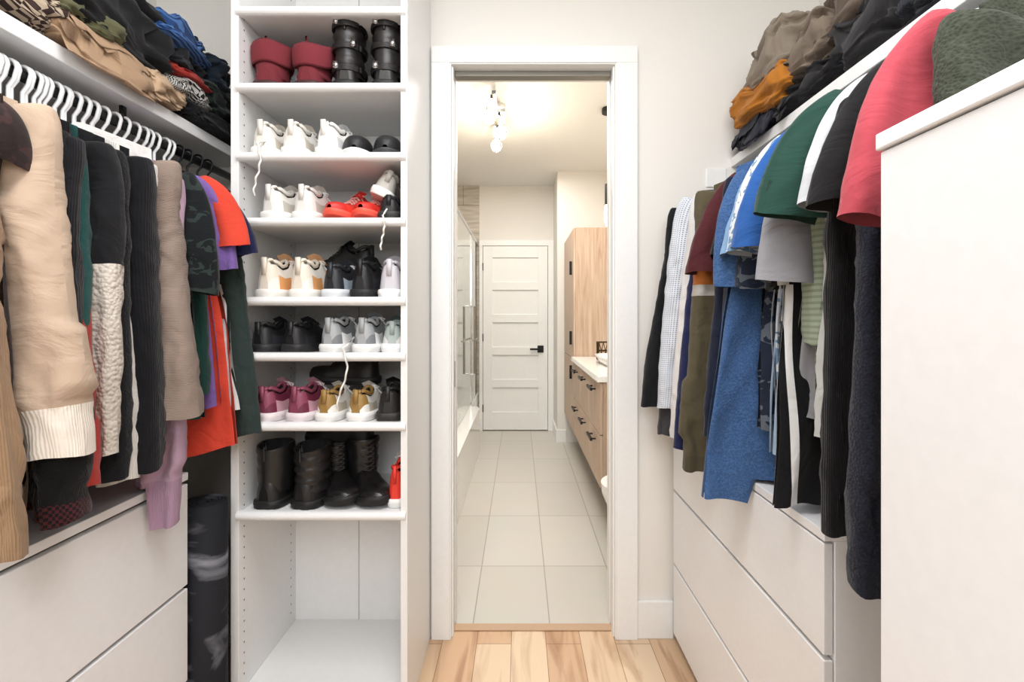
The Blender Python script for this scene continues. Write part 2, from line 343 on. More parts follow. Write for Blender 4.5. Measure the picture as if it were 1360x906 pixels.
z=.12
while z<2.5:
    for yy in(1.485,1.79):
        b.ngon([(CX0+.0245,yy+.003*math.cos(k*math.pi/4),z+.003*math.sin(k*math.pi/4)) for k in range(8)],HOLE)
    z+=.032
b.obj('shelf_pin_holes',smooth=False,parent=c)

# ---------------- shoes
LEA=lambda h,r=.5:mat('shoe_upper',h,r,bump=.2,bs=300)
RUB=lambda h:mat('rubber_sole',h,.6)
WK=[(0,.014),(.02,.024),(.06,.031),(.15,.036),(.3,.034),(.5,.038),(.68,.047),(.82,.045),(.92,.033),(.97,.021),(1,.008)]
def shoe(name,x,y,z,rot=0,up='f0efec',sole='f4f3f0',acc=None,lace='f4f4f4',L=.26,H=.095,W=1.0,shaft=0,cuff=None,straps=0,hs=.024,laced=True,rough=.5,flat=False,heel=None,stripe=None):
    b=MB(); U=LEA(up,rough); S_=RUB(sole); A=LEA(acc or up,rough); HL=LEA(heel or up,rough); ST=LEA(stripe or acc or up,rough)
    LC=mat('shoelace',lace,.9)
    def wid(s): return itp(WK,s)*W
    ss=[0,.008,.02,.04,.07,.1,.13,.17,.21,.26,.31,.35,.4,.44,.48,.52,.56,.6,.64,.68,.74,.8,.86,.91,.95,.98,1]
    out=[(wid(s)*1.08,s*L*1.03-.006) for s in ss]; loop=[(a,c_) for a,c_ in out]+[(-a,c_) for a,c_ in out[::-1]]
    def lz(k,c_): return k+ (max(0,c_/L-.7)*(.05 if not flat else .01))
    rows=[]
    for sc_,zz in((.92,0),(1,.004),(1.0,hs*.45),(1.035,hs*.55),(1,hs),(.9,hs+.002)):
        rows.append([(a*sc_,L*.5+(c_-L*.5)*(1-(1-sc_)*.25),lz(zz,c_)) for a,c_ in loop])
    b.grid(rows,S_,wrap=True); b.ngon(rows[0],S_); b.ngon(rows[-1],S_)
    if shaft: HK=[(0,.7),(.03,1),(.1,1.05),(.3,1.05),(.42,.95),(.55,.72),(.7,.56),(.9,.5),(.97,.4),(1,.3)]
    elif flat: HK=[(0,.5),(.1,.6),(.35,.7),(.5,.95),(.7,.95),(.9,.8),(.97,.6),(1,.3)]
    else: HK=[(0,.62),(.02,.9),(.05,1.02),(.1,1.0),(.2,.86),(.3,.92),(.36,1.08),(.4,1.04),(.48,.86),(.6,.68),(.75,.56),(.9,.48),(.97,.4),(1,.3)]
    NP=33; rows=[]
    for s in ss:
        h=itp(HK,s)*H; w=wid(s)*.98; r=[]
        for k in range(NP):
            p=math.pi*k/(NP-1); cx,sx=math.cos(p),math.sin(p)
            fz=abs(sx)**.62; xx=w*math.copysign(abs(cx)**.75,cx)
            if s<.45: xx*=1-.2*fz
            zz=hs*.6+(h-hs*.6)*fz
            if not shaft and not flat and .05<s<.335 and abs(cx)<.6: zz-=.05*sm((.6-abs(cx))*6)
            r.append((xx,s*L,lz(zz,s*L)))
        rows.append(r)
    def mf(j,i):
        s=ss[j]; q=abs(math.cos(math.pi*(i+.5)/(NP-1)))
        if flat: return ST if (.55<s<.85 and .2<q<.5) else U
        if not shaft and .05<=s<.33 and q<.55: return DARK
        if s<.1 and q<.97: return HL
        if s>.85: return A
        if .38<s<.6 and .6<q<.96: return ST if int(s*24+q*3)%2==0 else U
        if .1<=s<.3 and q>.93: return ST
        if .33<s<.4 and q<.5: return A
        return U
    b.grid(rows,U,mf=mf); b.ngon(rows[0],HL)
    if not shaft and not flat:
        pts=[]
        for k in range(28):
            a=k*2*math.pi/28; s=.195+.16*math.cos(a); h=itp(HK,s)*H; pts.append((wid(s)*.6*math.sin(a),s*L,h*.985))
        b.tube(pts,.0058,HL,closed=True,n=8)
        b.box(-.007*W,.007*W,-.003,.005,H*.6,H*1.06,HL)
        rowsT=[]
        for q in(0,.25,.5,.75,1):
            rowsT.append([(xx*W*(1-.15*(1-q)),.345*L+q*.035-abs(xx)*.2,H*(1.02+.24*(1-q))-abs(xx)*.35) for xx in(-.025,-.017,-.008,0,.008,.017,.025)])
        b.grid(rowsT,A); b.grid([[(p[0],p[1]+.005,p[2]-.002) for p in r] for r in rowsT],A)
    if laced:
        for q in range(5):
            s=.4+q*.05; h=itp(HK,s)*H+.002; w=wid(s)*.5
            if shaft: continue
            b.tube([(-w,s*L,h-.012),(-w*.5,s*L+.003,h),(w*.5,s*L+.008,h),(w,s*L+.012,h-.012)],.0024,LC,n=5)
            b.tube([(w,s*L,h-.012),(w*.5,s*L+.003,h),(-w*.5,s*L+.008,h),(-w,s*L+.012,h-.012)],.0024,LC,n=5)
        if not shaft:
            for sg in(-1,1): b.tube([(0,.42*L,H*1.0),(sg*.012,.41*L,H*1.06),(sg*.026,.42*L,H*1.02),(sg*.018,.44*L,H*.93),(sg*.036,.44*L,H*.72)],.0018,LC,n=5)
    if shaft:
        rows=[]; n=32
        T=12
        for j in range(T+1):
            t=j/T; zz=.045+(shaft-.045)*t; cyy=L*(.235-.01*t); ry=L*(.20+.015*t)*(1+.12*(1-t)); rx=.037*W*(1+.14*t)
            w_=.0025*math.sin(j*2.3)+.002*math.sin(j*4.1+x*90)
            rows.append([((rx+w_+.0015*math.sin(k*1.1+j))*math.cos(k*2*math.pi/n),cyy+(ry+w_)*math.sin(k*2*math.pi/n),zz-.014*t*max(0,-math.sin(k*2*math.pi/n))) for k in range(n)])
        top=rows[-1]; cy_=L*.225
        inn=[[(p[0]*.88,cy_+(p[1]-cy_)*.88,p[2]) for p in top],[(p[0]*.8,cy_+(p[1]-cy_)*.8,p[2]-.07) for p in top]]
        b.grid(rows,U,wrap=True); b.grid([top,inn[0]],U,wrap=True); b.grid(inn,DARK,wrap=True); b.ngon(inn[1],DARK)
        b.tube([(-.0,L*.235-L*.222,shaft-.045),(0,L*.235-L*.224,shaft-.01),(0,L*.235-L*.21,shaft+.012),(0,L*.235-L*.19,shaft-.02)],.004,A)
        if cuff:
            C=LEA(cuff,.95); cr=[]
            nz=[.007*math.sin(k*2*math.pi/len(top)+x*20)+.003*math.sin(3*k*2*math.pi/len(top)) for k in range(len(top))]
            for sc_,dz in((1.02,-.056),(1.08,-.064),(1.13,-.056),(1.17,-.032),(1.18,-.006),(1.10,.006),(.9,-.01)):
                cr.append([(p[0]*sc_,cy_+(p[1]-cy_)*sc_,p[2]+dz+nz[k]) for k,p in enumerate(top)])
            b.grid(cr,C,wrap=True)
        for q in range(straps):
            zz=.07+q*(shaft-.09)/max(1,straps-1) if straps>1 else .1
            rx=.042*W; ry=L*.24
            pts=[((rx+.003)*math.cos(k*2*math.pi/24),L*.235+ry*math.sin(k*2*math.pi/24),zz+.006*math.sin(k*2*math.pi/24)) for k in range(24)]
            for dz in(-.006,-.002,.002,.006): b.tube([(p[0],p[1],p[2]+dz) for p in pts],.0034,A,closed=True)
            sg=1 if q%2 else -1
            b.box(sg*rx*.55-.007,sg*rx*.55+.007,L*.235-ry-.002,L*.235-ry+.016,zz-.010,zz+.010,CHR)
        if laced:
            for q in range(8):
                zz=.062+q*(shaft-.075)/7; yy=L*.235+L*.232-q*.001
                for sg in(-1,1): b.tube([(-.02*sg,yy-.006,zz),(0,yy+.003,zz+.004),(.02*sg,yy-.006,zz+.010)],.0022,LC,n=5)
    b.v=[(p[0],p[1],max(0,p[2])) for p in b.v]
    return b.obj(name,loc=(x,y,z),rot=rot)
def zt(i): return SH[i]+.0115
R=math.radians
def pair(name,i,x1,x2,rot=(0,0),y=1.475,**k):
    for xx,r in((x1,rot[0]),(x2,rot[1])):
        shoe(name,xx,y,zt(i),R(r),**k)
def fwd(name,i,xt,r,L=.26,yt=1.47,dz=0,**k):
    a=R(r); return shoe(name,xt-L*math.sin(a),yt+L*math.cos(a),zt(i)+dz,a+math.pi,L=L,**k)
pair('burgundy_suede_boot',1,-.775,-.652,(4,-4),y=1.49,up='6a2029',sole='3a1b1c',acc='5a1820',lace='4a1118',shaft=.152,cuff='74262f',rough=.9,W=1.25,laced=False)
pair('black_buckle_boot',1,-.532,-.412,(3,2),y=1.485,up='1b1818',sole='101010',shaft=.225,straps=3,W=1.12,laced=False,rough=.4)
pair('white_running_shoe',2,-.782,-.690,(-6,-4),up='eceae4',sole='f4f2ee',acc='d9d2c8',heel='e4dfd6',stripe='c9c0b2',W=1.1,H=.1)
shoe('white_laced_sneaker',-.592,1.475,zt(2),R(-15),up='efede9',sole='f2f0ec',acc='cfd0d0',W=1.08,H=.1)
fwd('black_white_slipper',2,-.495,8,up='1c1d20',sole='e4e4e0',acc='1c1d20',stripe='f0f0ee',H=.078,hs=.014,flat=True,laced=False,yt=1.462)
fwd('black_white_slipper',2,-.402,6,up='1c1d20',sole='3a3a3c',acc='232326',stripe='f0f0ee',H=.078,hs=.014,flat=True,laced=False,yt=1.462)
pair('grey_white_sneaker',3,-.758,-.658,(-18,-8),up='e2dfd9',sole='f1efea',acc='d4cfc6',stripe='bdb8ae',W=1.1,H=.1)
fwd('red_sneaker',3,-.572,-14,up='dc3a2c',sole='ef5a46',acc='c8281f',lace='f0b0a8',H=.10,hs=.018)
fwd('red_sneaker',3,-.478,-6,up='dc3a2c',sole='ef5a46',acc='c8281f',lace='f0b0a8',H=.10,hs=.018)
shoe('black_low_sneaker',-.395,1.475,zt(3),R(4),up='1a1a1c',sole='2a2a2a',lace='333333',H=.07,L=.25)
sh=shoe('grey_boat_shoe',-.425,1.49,zt(3)+.075,R(10),up='b5b2ab',sole='efeeea',acc='8c8a86',H=.08,L=.25); sh.rotation_euler[1]=R(24)
pair('white_orange_running_shoe',4,-.770,-.668,(-12,-8),up='efe9df',sole='f4f0e8',acc='e8b98a',heel='eadfce',stripe='e3a468',H=.115,W=1.1)
shoe('black_grey_trainer',-.572,1.475,zt(4),R(-12),up='23252a',sole='dfe3e6',acc='3a4048',stripe='9aa6b0',H=.1,W=1.05)
shoe('black_grey_trainer',-.482,1.475,zt(4),R(-4),up='141416',sole='1e1e20',acc='2c2e33',lace='222222',H=.11,W=1.05)
shoe('black_high_trainer',-.49,1.63,zt(4)+.075,R(75),up='18181a',sole='1c1c1e',lace='222222',H=.1,L=.24)
shoe('pale_grey_sneaker',-.393,1.475,zt(4),R(3),up='c9c6cc',sole='f2f1f0',acc='d9d6dc',stripe='8f8b96',H=.11,W=1.05)
pair('black_sneaker',5,-.790,-.692,(-16,-10),up='17181a',sole='222224',acc='2c2e33',lace='1c1c1e',H=.088,W=1.1)
pair('grey_striped_sneaker',5,-.578,-.476,(-12,-8),up='7d8083',sole='ecebe8',acc='8c8f92',heel='a5a8aa',stripe='f0f0f0',lace='eeeeee',H=.1,W=1.08)
shoe('white_canvas_shoe',-.388,1.49,zt(5),R(6),up='dcdcda',sole='efefef',acc='6f7f7c',heel='aab4b2',H=.09,L=.24)
pair('maroon_knit_sneaker',6,-.778,-.680,(-14,-14),up='6e2840',sole='eadfe0',acc='c79aa5',heel='8a4258',lace='f0e6e6',H=.1,W=1.08)
pair('gold_white_sneaker',6,-.590,-.494,(-8,-8),up='efece6',sole='f4f2ee',acc='e4e0d8',heel='9c7a42',stripe='c9bfae',H=.09,W=1.05)
shoe('black_hiking_boot',-.398,1.475,zt(6),R(4),up='1d1c1b',sole='2a2927',lace='3a3936',H=.1,W=1.05)
shoe('black_hiking_boot',-.48,1.65,zt(6)+.09,R(80),up='191919',sole='222222',lace='333333',H=.1,L=.24,W=1.15)
shoe('black_leather_boot',-.772,1.475,zt(7),R(-10),up='1b1a1a',sole='0e0e0e',lace='141414',shaft=.19,W=1.25,rough=.3)
shoe('black_leather_boot',-.664,1.475,zt(7),R(-20),up='1b1a1a',sole='0e0e0e',lace='141414',shaft=.185,W=1.25,rough=.3)
fwd('black_combat_boot',7,-.515,32,up='1c1b1b',sole='111111',lace='3a3836',shaft=.17,W=1.2,rough=.25,yt=1.475)
fwd('black_combat_boot',7,-.412,34,up='1c1b1b',sole='111111',lace='3a3836',shaft=.18,W=1.2,rough=.25,yt=1.475)
shoe('brown_lined_boot',-.50,1.66,zt(7)+.14,R(80),up='1a1817',sole='121212',lace='333333',H=.11,L=.24,W=1.15)
shoe('red_high_top_sneaker',-.380,1.49,zt(7),R(0),up='e0392b',sole='eeeeec',acc='f0f0ee',H=.12,W=.75)
b=MB(); LW=mat('shoelace','e8e6e0',.9)
def wl(x0,z0,z1,a,y=1.436,n=26): return [(x0+a*math.sin(i/n*5),y+.004*math.sin(i),z0+(z1-z0)*i/n) for i in range(n+1)]
b.tube([(-.765,1.48,1.735),(-.77,1.45,1.72)]+wl(-.77,1.71,1.56,.009),.003,LW,n=5)
b.tube([(-.40,1.48,1.53),(-.40,1.45,1.51)]+wl(-.402,1.5,1.40,.005),.003,LW,n=5)
b.tube([(-.50,1.48,1.14),(-.51,1.45,1.12)]+wl(-.52,1.11,.93,.014),.003,LW,n=5)
b.obj('dangling_shoelaces')

def dresser(name,xf,xb,y0,y1,top,edges):
    e=empty(name); sg=1 if xb>xf else -1
    a=lambda p,q:(min(p,q),max(p,q))
    b=MB(); x0,x1=a(xf+sg*.02,xb)
    b.box(x0,x1,y0,y0+.02,0,top-.02,DRES); b.box(x0,x1,y1-.02,y1,0,top-.02,DRES)
    b.box(x0+.01,x1-.001,y0+.02,y1-.02,.0,top-.03,mat('drawer_gap','8e8c88',.8))
    x0,x1=a(xf,xb); b.box(x0,x1,y0,y1,top-.02,top,DRES); b.obj('carcass',smooth=False,bevel=.0015,parent=e)
    b=MB(); x0,x1=a(xf,xf+sg*.018)
    for z0,z1 in edges: b.box(x0,x1,y0+.002,y1-.002,z0,z1,DRES)
    b.obj('drawer_fronts',smooth=False,bevel=.002,parent=e)
dresser('chest_of_drawers',-.89,XL+.016,.515,1.315,.785,((.485,.755),(.228,.475),(.02,.218)))
dresser('chest_of_drawers',.571,1.11,.917,1.82,.80,((.565,.775),(.292,.555),(.03,.282)))
t=empty('tall_storage_cabinet')
box('carcass',.404,.86,-.35,.548,0,1.385,DRES,.0015,parent=t); box('top_board',.40,.862,-.352,.551,1.387,1.406,DRES,.002,parent=t)

def matm():
    m,nt,b=nodes('marbled_foam'); N=nt.nodes.new; L=nt.links.new
    tc=N('ShaderNodeTexCoord'); mp=N('ShaderNodeMapping'); mp.inputs['Scale'].default_value=(1,1,2.2); L(tc.outputs['Object'],mp.inputs[0])
    w=N('ShaderNodeTexNoise'); w.inputs['Scale'].default_value=4; w.inputs['Detail'].default_value=4; w.inputs['Distortion'].default_value=1.6; L(mp.outputs[0],w.inputs[0])
    cr=N('ShaderNodeValToRGB'); e=cr.color_ramp.elements; e[0].position=.52; e[0].color=(*hx('1e1e22'),1); e[1].position=.76; e[1].color=(*hx('85858c'),1); L(w.outputs[0],cr.inputs[0]); L(cr.outputs[0],b.inputs['Base Color']); b.inputs['Roughness'].default_value=.75; b.inputs['Specular IOR Level'].default_value=.25; return m
b=MB(); M=matm(); cx,cy=-.893,1.386
prof=[]
for k in range(150):
    a=k*.24; r=.014+.0013*a; prof.append((r,a))
RM=prof[-1][0]; s_=.064/RM
def sp(off,z): return [(cx+(r*s_+off)*math.cos(a),cy+(r*s_+off)*math.sin(a),z) for r,a in prof]
o0,o1,i0,i1=sp(0,0.0),sp(0,.68),sp(-.0055,0.0),sp(-.0055,.68)
b.grid([o0,o1,i1,i0,o0],M); b.obj('rolled_yoga_mat')

def wshelf(name,xe,xb,y0,y1):
    e=empty(name); x0,x1=min(xe,xb),max(xe,xb); box('board',x0,x1,y0,y1,1.765,1.80,MEL,.002,parent=e)
wshelf('hanging_shelf',-1.01,XL,-.3,1.84); wshelf('hanging_shelf',.795,XR,-.3,1.84)
RX={-1:-1.06,1:.80}; RZ=1.715
for sd in(-1,1):
    b=MB(); b.tube([(RX[sd],-.25+i*(2.08/20),RZ) for i in range(21)],.0125,BLK if sd<0 else CHR,n=14)
    for yy in(-.2,.62,1.3):
        b.box(RX[sd]-.004,RX[sd]+.004,yy,yy+.015,RZ,1.766,BLK)
    b.obj('closet_rod')
box('wall_switch_plate',.70,.775,1.834,1.84,1.69,1.76,TRIM,.002)

# ---------------- garments
DRX={-1:(-.89,.785,-1),1:(.571,.80,1)}
GY={-1:[],1:[]}
def ridge(x): return 1-2.2*abs(noise.noise(x))
def garment(name,side,y,xo,hem,mt,sleeve=0,shem=1.3,w=.2,t=.024,flare=.1,cuff=None,ch=.05,zn=None,rs=.055,seed=0,fold=.018,collar=None,ry=.028,tilt=0,lean=.45,crease=1.5):
    GY[side].append(y)
    if zn is None: zn=1.64 if side<0 else 1.665
    rx=RX[side]; d=-side; ao=abs(xo-rx)
    rnd=random.Random(seed*13+int(y*1000)); ph=rnd.uniform(0,6); fq=rnd.uniform(3.5,6)
    dfx,dft,_=DRX[side]
    b=MB(); NU,NV=84,52
    def top(a): return zn-.015-.40*max(0,abs(a)-.06)-.02*sm(1-abs(a)/.08)
    def fin(a,yy,z):
        X=rx+d*a
        lim=(XR-.01) if side>0 else (XL+.01)
        X=min(X,lim) if side>0 else max(X,lim)
        inside=(X>dfx-.012) if side>0 else (X<dfx+.012)
        if inside and z<dft+.008:
            z=dft+.008+.01*(noise.noise(Vector((X*40,yy*40,seed)))+1)*.4
        return (X,yy,z)
    rows=[];uvs=[]
    for j in range(NV+1):
        v=j/NV; r=[];u=[]
        hw=w*(1+flare*v)*(1-.07*math.exp(-((v-.3)/.15)**2))
        th=.012+(t-.007)*sm(v*5)
        for i in range(NU+1):
            th_=2*math.pi*i/NU; c,s_=math.cos(th_),math.sin(th_)
            a=hw*math.copysign(abs(c)**.85,c)
            zh=hem+.014*math.sin(a*22+ph)+.010*noise.noise(Vector((a*9,seed,y)))
            z=top(a*.96)*(1-v)+zh*v
            A=fold*(.1+v**.9)
            fz=ph+1.2*v+2*noise.noise(Vector((a*4,v*1.5,seed)))
            wv=math.sin(fq*6*a+fz); wv=math.copysign(abs(wv)**.8,wv)
            yy=th*math.copysign(abs(s_)**.8,s_)+A*wv
            yy+=.008*noise.noise(Vector((a*8,z*3,seed+s_)))*min(1,v*4)
            yy+=crease*.006*math.copysign(1,s_)*min(1,v*5)*ridge(Vector((a*14+z*4+seed,z*3,s_*.3)))
            a2=a+.009*noise.noise(Vector((z*4,s_*2,seed)))*min(1,v*3)
            r.append(fin(a2,y+yy+tilt*a,z)); u.append((a+(0 if s_>0 else .7),zn-z))
        rows.append(r);uvs.append(u)
    # shoulder seam closed by a narrow strip over the hanger
    o=rows[0]; half=NU//2
    b.grid(rows,mt,uv=uvs,mf=(lambda j,i: cuff if (cuff and ch<.15 and j>=NV-3) else mt))
    b.grid([[o[i] for i in range(half+1)],[o[(NU-i)] for i in range(half+1)]],mt)
    if sleeve:
        zs=top(w)
        for s in(1,-1):
            aout=ao if s>0 else min(ao,.285)
            n=44; NL=64 if sleeve==2 else 28
            dyy=rnd.uniform(-.012,.012); bend=rnd.uniform(-.020,.006); p3=rnd.uniform(0,6)
            if sleeve==2:
                P0=(w-.045,zs-.02);P1=(w*(1-lean)+lean*(aout-rs*.7),zs-.14);P2=(aout-rs*.72,shem)
            else:
                P0=(w-.065,zs-.032);P2=(max(w*.85,aout-rs*1.0),shem+.02);P1=(max(w-.01,(P0[0]+P2[0])/2+.03),(P0[1]*.75+P2[1]*.25)+.012)
            rows=[];uvs=[];acc=0;prev=None
            for j in range(NL+1):
                q=j/NL; A_=[(1-q)**2*P0[k]+2*q*(1-q)*P1[k]+q*q*P2[k] for k in(0,1)]
                T=[2*(1-q)*(P1[k]-P0[k])+2*q*(P2[k]-P1[k]) for k in(0,1)]; l=math.hypot(*T) or 1; T=[T[0]/l,T[1]/l]
                nn=(-T[1],T[0])
                if prev: acc+=math.hypot(A_[0]-prev[0],A_[1]-prev[1])
                prev=A_
                if sleeve==2:
                    A_[0]+=bend*math.sin(q*math.pi*1.3)
                    rp=rs*(.95+.22*math.exp(-((q-.15)/.2)**2)-.3*q)
                    if cuff and ch<.15:
                        dc=(1-q)
                        if dc<ch*1.3: rp*=.95
                        elif dc<ch*1.3+.15: rp*=1.22
                    ryy=ry*(1.1-.2*q)
                else: rp=rs*(1.02+.38*q); ryy=ry*(.8+.15*q)
                g=sm(q/.1+.12) ; rp*=g; ryy*=(.3+.7*g)
                wob=(.008*math.sin(q*3+ph)+dyy)*q
                r=[];u=[]
                up=min(1,q*4)
                for i in range(n+1):
                    th_=2*math.pi*i/n; c,s_=math.cos(th_),math.sin(th_)
                    fa=(.0045 if sleeve==2 else .003+.006*q)
                    e=fa*math.sin(3*th_+p3+2.4*noise.noise(Vector((acc*3,seed,0))))*up
                    e+=fa*.7*math.sin(5*th_+p3*2+2.0*noise.noise(Vector((acc*4,seed,3))))*up
                    cr_=ridge(Vector((c*1.0+seed,s_*1.0+acc*3,acc*13+c*1.8)))
                    cr2=ridge(Vector((c*1.6+seed*2,s_*1.6-acc*6,acc*22-c*2.4)))
                    loc=.5+(math.exp(-((q-.5)/.14)**2)+.9*math.exp(-((q-.9)/.1)**2)+.7*math.exp(-((q-.1)/.1)**2) if sleeve==2 else .3)
                    e+=crease*(.0036*cr_+.0018*cr2)*loc*up
                    sil=.35*e
                    aa=A_[0]+nn[0]*(rp*c+sil*c); zz=A_[1]+nn[1]*(rp*c+sil*c)
                    if j==NL: zz+=.004*math.sin(2*th_+ph)
                    yy=(ryy+e*1.5)*math.copysign(abs(s_)**.85,s_)+wob+tilt*aa
                    r.append(fin(s*aa,y+yy,zz)); u.append((th_*.045,zn-zz))
                rows.append(r);uvs.append(u)
            kk=NL-max(2,int(ch/ max(.05,acc)*NL))
            b.grid(rows,mt,uv=uvs,mf=(lambda j,i,kk=kk:(cuff if (cuff and j>=kk) else mt)),flip=(s<0))
            last=rows[-1]; cxm=sum(p[0] for p in last)/len(last); cym=sum(p[1] for p in last)/len(last)
            inn=[(cxm+(p[0]-cxm)*.93,cym+(p[1]-cym)*.85,p[2]+.012) for p in last]; in2=[(cxm+(p[0]-cxm)*.8,cym+(p[1]-cym)*.6,p[2]+.06) for p in last]
            b.grid([last,inn,in2],cuff or mt)
    if collar:
        rows=[]
        for dz,k in((-.03,1.15),(.0,1.0),(.028,.92),(.03,1.02),(.0,1.2)):
            rows.append([(rx+.065*k*math.cos(i*math.pi/10),y+.028*k*math.sin(i*math.pi/10),zn-.03+dz-.018*(math.sin(i*math.pi/10)<0)) for i in range(20)])
        b.grid(rows,collar,wrap=True)
    return b.obj(name,recalc=False)
F=fabric
Lg=[
('brown_corduroy_shirt',.77,-.79,.86,F('9a7d60','cord',sc=.8),2,.82,dict(w=.18)),
('dark_brown_blouse',.815,-.90,.9,F('2b2220','leaf','3c2a28'),1,1.45,dict(rs=.04,w=.2)),
('beige_sweatshirt',.865,-.765,.80,F('bda691','plain'),2,.955,dict(cuff=F('e6dccf','rib',sc=1.0),ch=.085,rs=.092,ry=.036,w=.175,lean=.25,crease=1.2)),
('black_sweater',.895,-.80,.86,F('151416','knit'),2,.835,dict(cuff=F('4a1f22','check','141414'),ch=.04,rs=.06,w=.21)),
('black_zip_cardigan',.915,-.815,.86,F('17161a','rib'),2,.86,dict(rs=.06,w=.22)),
('red_blouse',.933,-.81,.88,F('a8362f'),2,.88,dict(rs=.045,lean=.2)),
('dark_teal_top',.950,-.825,.9,F('1f4a48'),2,.95,dict(rs=.04,w=.20)),
('black_cardigan_with_sherpa_sleeves',.985,-.80,.9,F('17171a'),2,.925,dict(rs=.066,cuff=F('cdc4b9','sherpa'),ch=.3)),
('black_cardigan',1.015,-.815,.875,F('17171a','knit'),2,.87,dict(rs=.068)),
('white_ribbed_sweater',1.05,-.825,.87,F('d8d4ce','rib'),2,.855,dict(rs=.05)),
('black_knit_sweater',1.08,-.80,.88,F('141418','rib',sc=.8),2,.865,dict(rs=.08,ry=.034)),
('white_blouse',1.115,-.84,.9,F('dedad6'),2,.98,dict(rs=.05,zn=1.66,w=.22)),
('dark_grey_blouse',1.135,-.845,.9,F('26262a'),2,.95,dict(rs=.045)),
('taupe_textured_jacket',1.165,-.768,.92,F('8d7d72','hrib',sc=1.2),2,.965,dict(rs=.10,ry=.040,w=.185,lean=.3,crease=1.5)),
('lilac_hoodie',1.19,-.825,.86,F('b396aa'),2,.70,dict(cuff=F('a98aa1','rib'),ch=.08,rs=.07)),
('sage_sleeveless_top',1.215,-.86,.95,F('9aa6a2'),0,1.3,dict(w=.21)),
('black_leaf_blouse',1.245,-.81,1.12,F('15181a','leaf','2a3432'),1,1.25,dict(rs=.08,w=.215)),
('forest_green_top',1.28,-.82,.95,F('1c3b35'),2,1.0,dict(rs=.055)),
('purple_heather_tee',1.31,-.795,.97,F('745a98'),1,1.31,dict(rs=.07,flare=.22)),
('orange_red_tee',1.345,-.765,.84,F('cc4432'),1,1.37,dict(rs=.07,flare=.25,w=.215)),
('navy_tee',1.375,-.765,.95,F('1e2345'),1,1.35,dict(rs=.055)),
('white_shirt',1.395,-.80,.93,F('dcdadb'),1,1.36,dict(rs=.05,flare=.30)),
('dark_green_jacket',1.42,-.76,.84,F('2c3835'),2,.86,dict(rs=.062,ry=.018,fold=.008,lean=.2)),
]
for i,(n_,y,xo,hem,m_,sl,sh_,k) in enumerate(Lg): garment(n_,-1,y,xo,hem,m_,sl,sh_,seed=i+1,**k)
Rg=[
('green_tweed_sweater',.615,.50,.95,F('2f3429','tweed','51564a'),2,1.0,dict(zn=1.67,rs=.08,w=.22)),
('coral_sweatshirt',.67,.475,.95,F('b34a55'),1,1.31,dict(rs=.088,ry=.038,zn=1.675,w=.225)),
('navy_textured_cardigan',.735,.50,.80,F('2a2d3a','tweed','14161e'),2,.79,dict(rs=.065,w=.235)),
('black_tee',.775,.485,.9,F('19191b'),1,1.35,dict(rs=.078,w=.21)),
('black_ribbed_sweater',.81,.505,.84,F('141416','rib'),2,.84,dict(rs=.065,w=.23)),
('white_tee',.85,.515,.95,F('cdd1d6'),1,1.37,dict(rs=.08,w=.20)),
('pale_grey_jumper',.885,.55,.9,F('bcbfbd'),2,.98,dict(rs=.055,w=.21)),
('forest_green_tee',.925,.475,1.0,F('24433a'),1,1.36,dict(rs=.088,w=.205)),
('sage_striped_shirt',.955,.56,1.0,F('a3af9b','stripe','8b9884',3),2,1.15,dict(rs=.045)),
('heather_grey_tee',.985,.505,1.0,F('96969b'),1,1.25,dict(rs=.08,w=.21)),
('black_track_jacket',1.02,.545,.81,F('151517','vstripe','e8e8e8',.35),1,1.25,dict(rs=.06,w=.235,flare=.2,fold=.02)),
('bright_blue_tee',1.05,.495,.98,F('2f5ca0'),1,1.33,dict(rs=.08,w=.21)),
('sky_blue_shirt',1.08,.56,.9,F('9fb6cf'),1,1.3,dict(rs=.06,w=.21,flare=.12)),
('white_print_tee',1.10,.50,1.0,F('cfd4d9','leaf','6d8aa8',1.4),1,1.32,dict(rs=.08,w=.21)),
('dark_print_shirt',1.135,.53,.95,F('202838','leaf','5a626c'),1,1.25,dict(rs=.06,w=.22)),
('sky_blue_tee',1.17,.505,.98,F('7fa3c8'),1,1.32,dict(rs=.07)),
('blue_waffle_shirt',1.205,.50,.745,F('2f4d7a','waffle','4f6f9c'),1,1.26,dict(rs=.06,w=.265,flare=.30,fold=.026,t=.034)),
('black_polo',1.25,.51,.9,F('1d1d20'),1,1.33,dict(rs=.065)),
('charcoal_shirt',1.29,.52,.85,F('3a3d42'),2,.92,dict(rs=.06)),
('navy_pullover',1.33,.51,.85,F('1f2436'),2,.88,dict(rs=.07)),
('maroon_shirt',1.365,.50,.85,F('4e2428'),1,1.3,dict(rs=.07)),
('olive_colour_block_sweater',1.41,.48,.76,F('544d3b','block'),2,.76,dict(rs=.085,w=.24,cuff=F('4d4636','rib'))),
('navy_cardigan',1.485,.465,.85,F('23284a'),2,.80,dict(rs=.07)),
('white_shirt',1.545,.472,.85,F('d8d6d5'),2,.82,dict(rs=.08,collar=F('e6e4e2'))),
('dotted_white_shirt',1.62,.452,.85,F('d6dae0','dots','5a6a8c'),2,.895,dict(rs=.09,collar=F('e4e6ea'))),
('grey_jumper',1.675,.48,.85,F('3b3b3e'),2,.80,dict(rs=.055)),
('black_suit_jacket',1.74,.44,.86,F('1b1c1f'),2,.885,dict(rs=.085,w=.215)),
]
for i,(n_,y,xo,hem,m_,sl,sh_,k) in enumerate(Rg): garment(n_,1,y,xo,hem,m_,sl,sh_,seed=i+51,**k)
